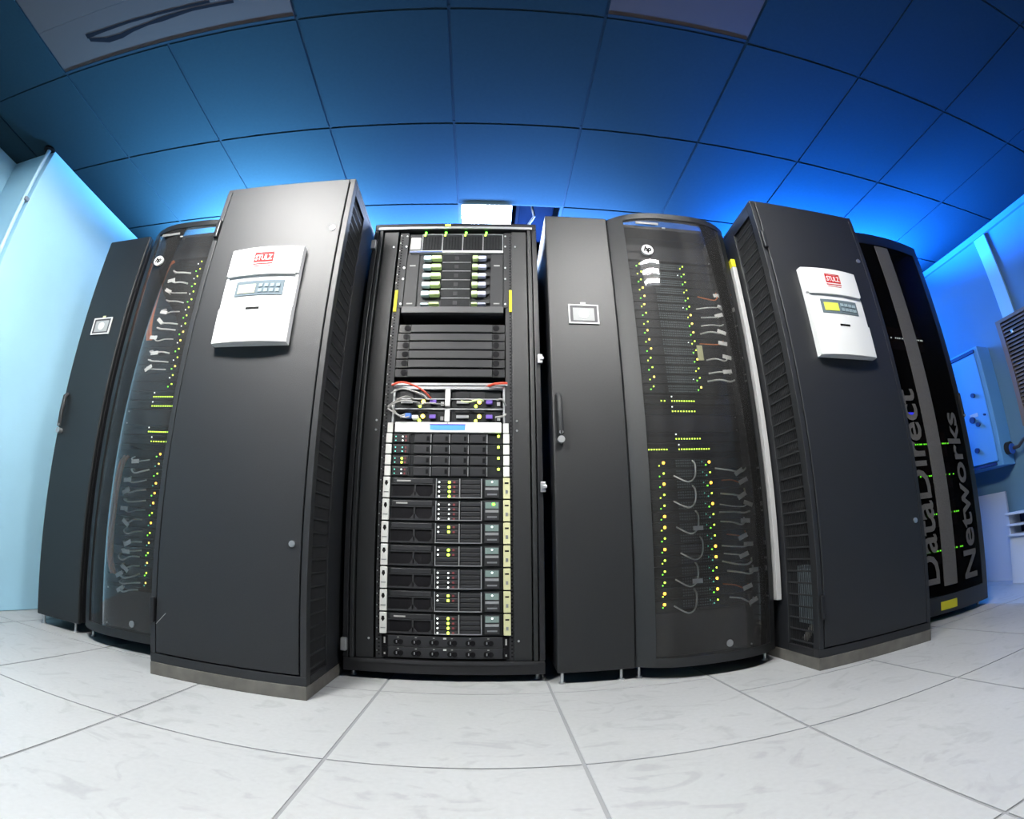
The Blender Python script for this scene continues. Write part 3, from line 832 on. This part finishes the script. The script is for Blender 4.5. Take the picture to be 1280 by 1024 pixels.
for k in range(4):
    a = -.160 + .0955 * k
    bay = part('blade_bay', B(a + .004, a + .0915, .004, .0118, .340, .430), SRVF, t, .001)
    part('bay_divider', B(a, a + .003, .0, .0118, .335, .432), STEEL, bay)
    part('bay_rim', B(a + .003, a + .0955, .0, .0118, .4305, .433), STEEL, bay)
    part('status_light', MB().cyl((a + .012, .001, .426), (a + .012, .0035, .426), .0045, 8), LYG, bay)
    part('status_light', MB().cyl((a + .016, -.004, .4385), (a + .016, .0, .4385), .006, 8), LGREEN, bay)
    for v in range(5):
        part('vent_rib', B(a + .018 + v * .014, a + .022 + v * .014, .0025, .0038, .348, .418), DARK, bay)
part('bay_divider', B(.222 - .003, .222, 0, .0118, .335, .432), STEEL, t)
part('label_plate', B(-.212, -.166, 0, .0118, .345, .412), PAPER, t, .001)
part('trim_bar', B(-.212, .222, -.004, .0118, .3225, .334), WHITE, t, .001)
part('trim_print', B(-.212, -.06, -.0048, -.0041, .323, .331), mat('blue_print', (.05, .09, .22), .5), t)
for k in range(6):
    z0 = .0345 + .0475 * k
    b = part('blade_module', B(-.055, .075, .001, .0118, z0 + .002, z0 + .0435), SRVF, t, .001)
    part('module_edge', B(-.055, .075, -.001, .0009, z0 + .0438, z0 + .0458), STEEL, b)
    part('pull_tab', B(.0, .018, -.0015, .0009, z0 + .012, z0 + .03), DGREY, b)
    if k < 6:
        hh = .034 if k else .016
        part('cable_plug', B(-.105, -.060, -.018, .0118, z0 + .006, z0 + .006 + hh * .62), PLUGG, b, .004)
        part('cable_boot', B(-.143, -.106, -.014, .0118, z0 + .004, z0 + .004 + hh * .72), PLUGB, b, .005)
        part('cable_plug', B(.082, .108, -.018, .0118, z0 + .006, z0 + .006 + hh * .6), PLUGG, b, .004)
        part('cable_boot', B(.109, .146, -.014, .0118, z0 + .007, z0 + .007 + hh * .6), PLUGL, b, .005)
        part('pull_knob', MB().cyl((.155, -.006, z0 + .022), (.155, .0118, z0 + .022), .007, 8), DGREY, b)

# ---- blank trays
zs = [(1.419, 1.459), (1.372, 1.409), (1.331, 1.370), (1.290, 1.329), (1.249, 1.287), (1.207, 1.245)]
for k, (a, b) in enumerate(zs):
    t = thing('blank_tray', 'black tray with two finger holes, %s of six in the open rack' % nth(k), 'blank tray', (EX, EY + (.01 if k == 0 else -.006), a), 'six plain black trays in the open rack')
    h = b - a
    part('tray_body', B(-.222, .222, .010, .55, .001, h), DARK, t)
    part('tray_front', B(-.177, .177, 0, .0095, .0005, h - .003), DGREY, t, .002)
    for s in (-1, 1):
        a_, b_ = sorted((s * .2295, s * .179))
        e = part('tray_ear', B(a_, b_, .003, .0095, .0005, h - .003), BLKS, t)
        part('finger_hole', MB().cyl((s * .193, .001, h * .5), (s * .193, .0028, h * .5), h * .36, 14), DARK, e)
o = part('cable_guide', B(EX - .241, EX + .241, EY, EY + .02, 1.172, 1.182), STEEL)
tag(o, 'thin grey guide bar below the black trays in the open rack', 'cable guide')

# ---- four node chassis
t = thing('node_chassis', 'grey framed four node server with tangled connectors above the white panel', 'server', (EX, EY, 1.013))
part('chassis', B(-.222, .222, .030, .74, 0, .154), DGREY, t)
part('frame', B(-.2305, -.222, .0, .030, 0, .154).box(.222, .2305, 0, .030, 0, .154).box(-.222, .222, 0, .029, .142, .154).box(-.222, .222, .006, .029, .100, .104)
     .box(-.222, .222, .006, .029, .056, .062), STEEL, t)
part('centre_post', B(-.014, .006, -.002, .0295, .070, .141).box(-.014, .006, -.002, .0295, .005, .055), WHITE, t, .002)
for q, (nx, nz) in enumerate(((-.222, .062), (.008, .062), (-.222, 0), (.008, 0))):
    up_ = nz > 0
    nd = part('server_node', B(nx + .004, nx + .206, .012, .0295, nz + .003, nz + (.078 if up_ else .053)), SRVF, t, .001)
    part('drive_bay', B(nx + .02, nx + .075, .008, .0118, nz + .045, nz + (.072 if up_ else .052)), BLKS, nd)
    part('drive_bay', B(nx + .08, nx + .14, .008, .0118, nz + .045, nz + (.072 if up_ else .052)), BLKS, nd)
    part('serial_port', B(nx + .025, nx + .075, .004, .0118, nz + .020, nz + .032), SILV, nd, .001)
    part('video_port', B(nx + .145, nx + .172, .0, .0118, nz + .018, nz + .034), PURP, nd, .002)
    part('status_light', MB().cyl((nx + .118, .004, nz + .028), (nx + .118, .0115, nz + .028), .008, 10), LYEL, nd)
    part('status_light', MB().cyl((nx + .104, .006, nz + .010), (nx + .104, .0115, nz + .010), .006, 10), LYG, nd)
    part('usb_port', B(nx + .19, nx + .203, .008, .0118, nz + .012, nz + .028), SILV, nd)
part('blue_plug', B(-.175, -.150, -.012, .029, .018, .036), BLUEC, t, .003)
part('white_plug', B(-.145, -.120, -.012, .029, .012, .028), WHITE, t, .003)
GN = 'loose cables in front of the four node server'
cz = 1.013
cable([(-.41, EY - .01, cz + .155), (-.37, EY - .02, cz + .165), (-.32, EY - .03, cz + .150), (-.275, EY - .03, cz + .125), (-.245, EY - .006, cz + .10)], .004, CABR, 'red and white cable drooping over the top left of the four node server', GN)
cable([(-.41, EY - .012, cz + .120), (-.36, EY - .045, cz + .128), (-.31, EY - .05, cz + .115), (-.27, EY - .045, cz + .10), (-.255, EY - .042, cz + .085)], .0035, CABW, 'white cable drooping beside the red one over the four node server', GN)
cable([(.066, EY - .01, cz + .166), (.02, EY - .02, cz + .160), (-.02, EY + .01, cz + .157)], .005, CABR, 'short red cable at the top right above the four node server', GN)
cable([(-.42, EY - .008, cz + .065), (-.38, EY - .03, cz + .085), (-.345, EY - .03, cz + .10), (-.32, EY - .006, cz + .098)], .0035, CABW, 'white cable at the left of the four node server, rising', GN)
cable([(-.42, EY - .008, cz + .06), (-.375, EY - .03, cz + .078), (-.33, EY - .03, cz + .082), (-.29, EY - .006, cz + .078)], .0035, CABW, 'white cable at the left of the four node server, level', GN)
cable([(-.42, EY - .008, cz + .055), (-.385, EY - .03, cz + .03), (-.35, EY - .03, cz + .012), (-.33, EY - .014, cz + .02)], .0035, CABW, 'white cable at the left of the four node server, falling', GN)
cable([(-.40, EY - .008, cz + .075), (-.395, EY - .03, cz + .05), (-.37, EY - .03, cz + .02), (-.345, EY - .02, cz + .028)], .0035, CABW, 'white cable loop at the left of the four node server, beside the blue plug', GN)
cable([(.060, EY - .008, cz + .07), (.045, EY - .03, cz + .09), (.025, EY - .006, cz + .095)], .004, CABW, 'white cable at the upper right of the four node server', GN)
cable([(.060, EY - .008, cz + .035), (.05, EY - .03, cz + .02), (.02, EY - .006, cz + .022)], .004, CABW, 'white cable at the lower right of the four node server', GN)
cable([(-.12, EY - .006, cz + .09), (-.09, EY - .03, cz + .078), (-.05, EY - .03, cz + .088), (-.03, EY - .006, cz + .09)], .0035, PLUGG, 'pale green cable across the upper right node', GN)
cable([(-.30, EY - .006, cz + .07), (-.26, EY - .03, cz + .072), (-.21, EY - .03, cz + .07), (-.19, EY - .006, cz + .075)], .003, CABW, 'pale cable across the upper left node', GN)

# ---- white panel with blue slot
t = thing('console_panel', 'white one unit panel with a blue backlit slot in the open rack', 'console panel', (EX, EY, .9695))
part('panel_body', B(-.213, .213, .012, .5, .002, .041), DGREY, t)
part('panel_front', B(-.213, .216, -.012, .0118, 0, .0425), WHITE, t, .003)
part('blue_slot', B(-.070, .070, -.0135, -.0121, .010, .030), SLOTB, t)
part('slot_brow', B(-.072, .072, -.0145, -.0122, .0302, .034), PURP, t)
part('power_mark', MB().cyl((0, -.0135, .038), (0, -.0121, .038), .003, 8), GREY, t)
for s in (-1, 1):
    a, b = sorted((s * .245, s * .222))
    part('mounting_ear', B(a, b, -.004, .004, .0005, .0415), PAPER, t, .002)

# ---- one unit servers
for k in range(4):
    t = thing('one_unit_server', 'flat black server with drive bays and white ears, %s of four' % nth(k), 'server', (EX, EY, .9245 - .0443 * k), 'four flat servers under the white panel')
    h = .0432
    part('chassis', B(-.222, .222, .008, .70, 0, h), DGREY, t)
    part('bezel', B(-.219, .219, 0, .0078, .0005, h - .0005), SRVF, t, .001)
    for q in range(5):
        a = -.219 + .075 * q if q == 0 else -.140 + .0745 * (q - 1) + .006
        b = a + .066
        bay = part('drive_bay', B(a + .002, b, -.005, -.0001, .004, .0385), BEZ, t, .002)
        part('bay_edge', B(b + .002, b + .0045, -.006, -.0001, .004, .0385), STEEL if q else DGREY, bay)
        if q: part('bay_latch', B(b - .014, b - .004, -.0062, -.0051, .012, .030), DARK, bay)
        else:
            for r in range(2):
                zz = .012 + .016 * r
                part('drive_light', MB().cyl((a + .012, -.0068, zz), (a + .012, -.0051, zz), .0026, 6), LTEAL, bay)
                part('drive_light', MB().cyl((a + .040, -.0075, zz), (a + .040, -.0051, zz), .0045 if k == 2 else .003, 8), LYG if k == 2 else (LWHT if k != 1 else LTEAL), bay)
                part('drive_mark', B(a + .050, a + .056, -.0062, -.0051, zz - .004, zz + .004), LRED, bay)
    part('power_light', MB().cyl((.204, -.006, .032), (.204, -.0001, .032), .005, 8), LYG, t)
    for s in (-1, 1):
        a, b = sorted((s * .247, s * .223))
        part('label_ear', B(a, b, -.008, .004, .002, h - .002), PAPER, t, .002)

# ---- two unit servers
U2 = .0874
for k in range(7):
    t = thing('two_unit_server', 'thick black server with drive cages and label ears, %s of seven' % nth(k), 'server', (EX, EY, .7925 - U2 * (k + 1)), 'seven thick servers in the lower half of the open rack')
    h = U2 - .0012
    part('chassis', B(-.222, .222, .010, .74, 0, h), DGREY, t)
    part('bezel', B(-.219, .219, .002, .0098, .0005, h - .0005), SRVF, t, .001)
    # left: drawer strip and two intakes
    st = part('optical_drive', B(-.210, -.052, -.004, .0019, .060, .080), BEZ, t, .002)
    if k in (0, 1, 6):
        part('drive_print', B(-.195, -.150 + .01 * (k == 0), -.0048, -.0041, .067, .073), CABW, st)
    g = part('intake_frame', B(-.218, -.046, -.004, .0019, .004, .010).box(-.218, -.046, -.004, .0019, .0555, .059).box(-.125, -.119, -.004, .0019, .010, .0555).box(-.052, -.046, -.004, .0019, .010, .0555)
             .prism_y([(-.140, .010), (-.104, .010), (-.119, .028), (-.125, .028)], -.004, .0019).prism_y([(-.064, .010), (-.046, .010), (-.052, .024)], -.004, .0019), DGREY, t)
    part('intake_mesh', B(-.212, -.128, .0008, .0019, .011, .055), DARK, g)
    part('intake_mesh', B(-.116, -.056, .0008, .0019, .011, .055), DARK, g)
    # drive cage with lights
    c1 = part('drive_cage', B(-.040, -.037, -.006, .0019, .004, .080).box(.051, .055, -.006, .0019, .004, .080).box(-.037, .051, -.006, .0019, .004, .007), STEEL, t)
    lit = (4, 4, 2, 2, 4, 2, 4)[k]
    for q in range(4):
        zz = .066 - .0185 * q
        d = part('drive', B(-.035, .049, -.004, .0019, zz - .007, zz + .009), BEZ, c1, .002)
        if q < lit:
            part('drive_light', MB().cyl((-.027, -.0068, zz), (-.027, -.0041, zz), .0032, 6), LWHT, d) if False else None
    for q in range(lit):
        zz = .066 - .0185 * q
        part('drive_light', MB().cyl((-.027, -.0068, zz), (-.027, -.0045, zz), .0034, 8), LWHT, c1)
        dim = k in (1, 4)
        part('drive_light', MB().cyl((.013, -.0075, zz), (.013, -.0045, zz), .0032 if dim else .0052, 8), LWHT if dim else LYG, c1)
        part('drive_mark', B(.028, .036, -.0055, -.0045, zz - .004, zz + .004), LRED, c1)
    c2 = part('drive_cage', B(.136, .140, -.006, .0019, .004, .080).box(.0555, .136, -.006, .0019, .004, .007), STEEL, t)
    for q in range(4):
        zz = .066 - .0185 * q
        d = part('drive', B(.058, .134, -.004, .0019, zz - .007, zz + .009), BEZ, c2, .002)
        m = MB().tube([(.068, -.006, zz - .002), (.082, -.007, zz + .003), (.098, -.007, zz + .004), (.112, -.007, zz + .003), (.126, -.006, zz - .002)], .0022, 5)
    # display block
    ds = part('status_panel', B(.150, .207, -.005, .0019, .006, .080), DGREY, t, .002)
    part('status_window', B(.153, .204, -.0062, -.0051, .052, .076), mat('grey_green_window', (.13, .18, .17), .3), ds)
    part('status_bar', B(.153, .204, -.0068, -.0051, .036, .046), STEEL, ds)
    part('status_bar', B(.160, .198, -.0064, -.0051, .016, .022), GREY, ds)
    part('status_light', MB().cyl((.179 + (.006 if k == 1 else 0), -.0085, .068), (.179 + (.006 if k == 1 else 0), -.0063, .068), .0065 if k == 1 else .0036, 8), LGREEN if k == 1 else LWHT, ds)
    for s in (-1, 1):
        a, b = sorted((s * .249, s * .222))
        e = part('label_ear', B(a, b, -.010, .004, .002, h - .002), PAPER if s < 0 else PAPERY, t, .002)
        xm = (a + b) / 2
        if s < 0:
            part('label_print', MB().prism_y([(xm - .007, .058), (xm, .048), (xm + .007, .058), (xm + .004, .070), (xm - .004, .070)], -.0108, -.0101), INK, e)
            part('label_print', B(a + .004, b - .004, -.0108, -.0101, .022, .026), GREY, e)
        else:
            part('label_print', B(a + .006, b - .006, -.0108, -.0101, .060, .066), INK, e)
            part('label_print', B(a + .009, b - .009, -.0108, -.0101, .022, .036), GREY, e)

# ---- power strips
for k in range(2):
    t = thing('power_strip', 'black rack power strip with six sockets, %s of the pair' % ('upper' if k == 0 else 'lower'), 'power strip', (EX, EY, (.1335, .0895)[k]), 'rack power strips at the bottom of the open rack')
    h = .0425
    part('strip_body', B(-.218, .218, 0, .12, 0, h), BEZ, t, .002)
    for s in (-1, 1):
        a, b = sorted((s * .243, s * .2185))
        e = part('mounting_ear', B(a, b, .001, .0045, 0, h), DARK, t)
        part('ear_label', B(s * .231 - .003, s * .231 + .003, 0, .0009, .010, .034 if k == 0 else .018), CABW, e)
    for q in range(6):
        x = -.178 + .0685 * q
        for dx in (-.008, .009):
            so = part('socket', MB().cyl((x + dx, -.003, .018), (x + dx, -.0001, .018), .0105, 12), DARK, t)
        part('socket_pin', B(x - .008, x - .004, -.0045, -.0031, .014, .024), GREY, t)
        part('socket_number', B(x - .004, x + .003, -.0008, -.0001, .034, .037), CABW, t)
    part('maker_mark', B(-.006, .006, -.0012, -.0001, .032, .038), PAPER, t)

# ================================================================== STORAGE RACK WITH LETTERED MESH DOOR
t = thing('storage_rack', 'tall black storage rack with DataDirect Networks lettering by the right wall', 'server rack', (2.215, 1.81, 0))
W = .382; H = 2.115; D = 1.0
part('side_panel', B(-W, -W + .016, .02, D, .04, H - .02), BLKS, t)
part('side_panel', B(W - .016, W, .02, D, .04, H - .02), BLKS, t)
part('back_panel', B(-W + .0165, W - .0165, D - .02, D, .04, H - .02), DARK, t)
part('top_panel', B(-W, W, .02, D, H - .0195, H), BLKS, t, .003)
part('base', B(-W, W, .02, D, .028, .0395), BLKS, t)
bd = lambda x: -.040 * (1 - (x / .384) ** 2)
d = part('door', MB().bow(bd, -.383, -.33, .016, .032, H).bow(bd, .325, .383, .016, .032, H).bow(bd, -.33, .325, .016, .032, .12).bow(bd, -.33, .325, .016, H - .07, H), BLK, t)
part('door_mesh', MB().bow(lambda x: bd(x) + .004, -.3295, .3245, .004, .1205, H - .0705, 16), MESHD, d)
part('centre_stripe', MB().bow(lambda x: bd(x) - .001, -.045, .062, .0045, .165, 2.035, 6), PRINT, d)
def wrapped(name, body, xc, z0, z1, cap):
    me = fit_mesh(text_mesh(name, body, PRINT, .2, .0006, .0035), z1 - z0, cap)
    for v in me.vertices:
        a, b, c = v.co
        x = xc - b; z = (z0 + z1) / 2 + a
        v.co = (x, bd(x) - .0035 - max(c, 0), z)
    me.update()
    return link(name, me, d)
wrapped('lettering', 'DataDirect', -.150, .185, 1.165, .140)['label'] = 'large grey word DataDirect reading upwards'
wrapped('lettering', 'Networks', .198, .172, 1.045, .130)['label'] = 'large grey word Networks reading upwards'
part('yellow_sticker', MB().bow(lambda x: bd(x) - .0012, -.080, .050, .001, .050, .092, 6), YEL, d)
part('door_handle', B(.345, .362, -.025, -.0085, 1.02, 1.16), BLKS, d, .004)
part('door_lock', MB().cyl((.353, -.030, 1.03), (.353, -.0251, 1.03), .007, 10), SILV, d)
part('levelling_foot', MB().cyl((.35, .05, 0), (.35, .05, .0275), .01, 10), SILV, t)
part('levelling_foot', MB().cyl((-.35, .05, 0), (-.35, .05, .0275), .01, 10), SILV, t)
for x in (.35, -.35): part('levelling_foot', MB().cyl((x, .92, 0), (x, .92, .0275), .01, 10), SILV, t)
GS = 'storage shelves behind the lettered mesh door'
rnd = random.Random(3)
for k, zc in enumerate((1.50, .895, .725, .523, .333)):
    s = thing('storage_shelf', 'disk shelf with %s lights behind the lettered mesh door, %s' % ('dim white' if k == 0 else 'green', nth(k)), 'disk shelf', (2.215, 1.87, zc - .07), GS)
    part('chassis', B(-.225, .225, .006, .7, 0, .135), DGREY, s)
    part('front_face', B(-.24, .24, 0, .0055, .001, .134), mat('dark_red_brown_bezel', (.05, .018, .016), .5), s)
    for q in range(22):
        if rnd.random() < .25: continue
        x = -.12 + q * .018 + rnd.uniform(-.003, .003)
        part('drive_light', B(x - .0035, x + .0035, -.003, -.0001, .066, .073), LGREEN if k else LWHT, s)
s = thing('storage_controller', 'controller with a blue light bar behind the lettered mesh door', 'controller', (2.215, 1.87, 1.00))
part('chassis', B(-.225, .225, .006, .7, 0, .12), DGREY, s)
part('front_face', B(-.24, .24, 0, .0055, .001, .119), SRVF, s)
part('blue_light_bar', B(-.12, .02, -.006, -.0001, .055, .068), LBLUE, s)
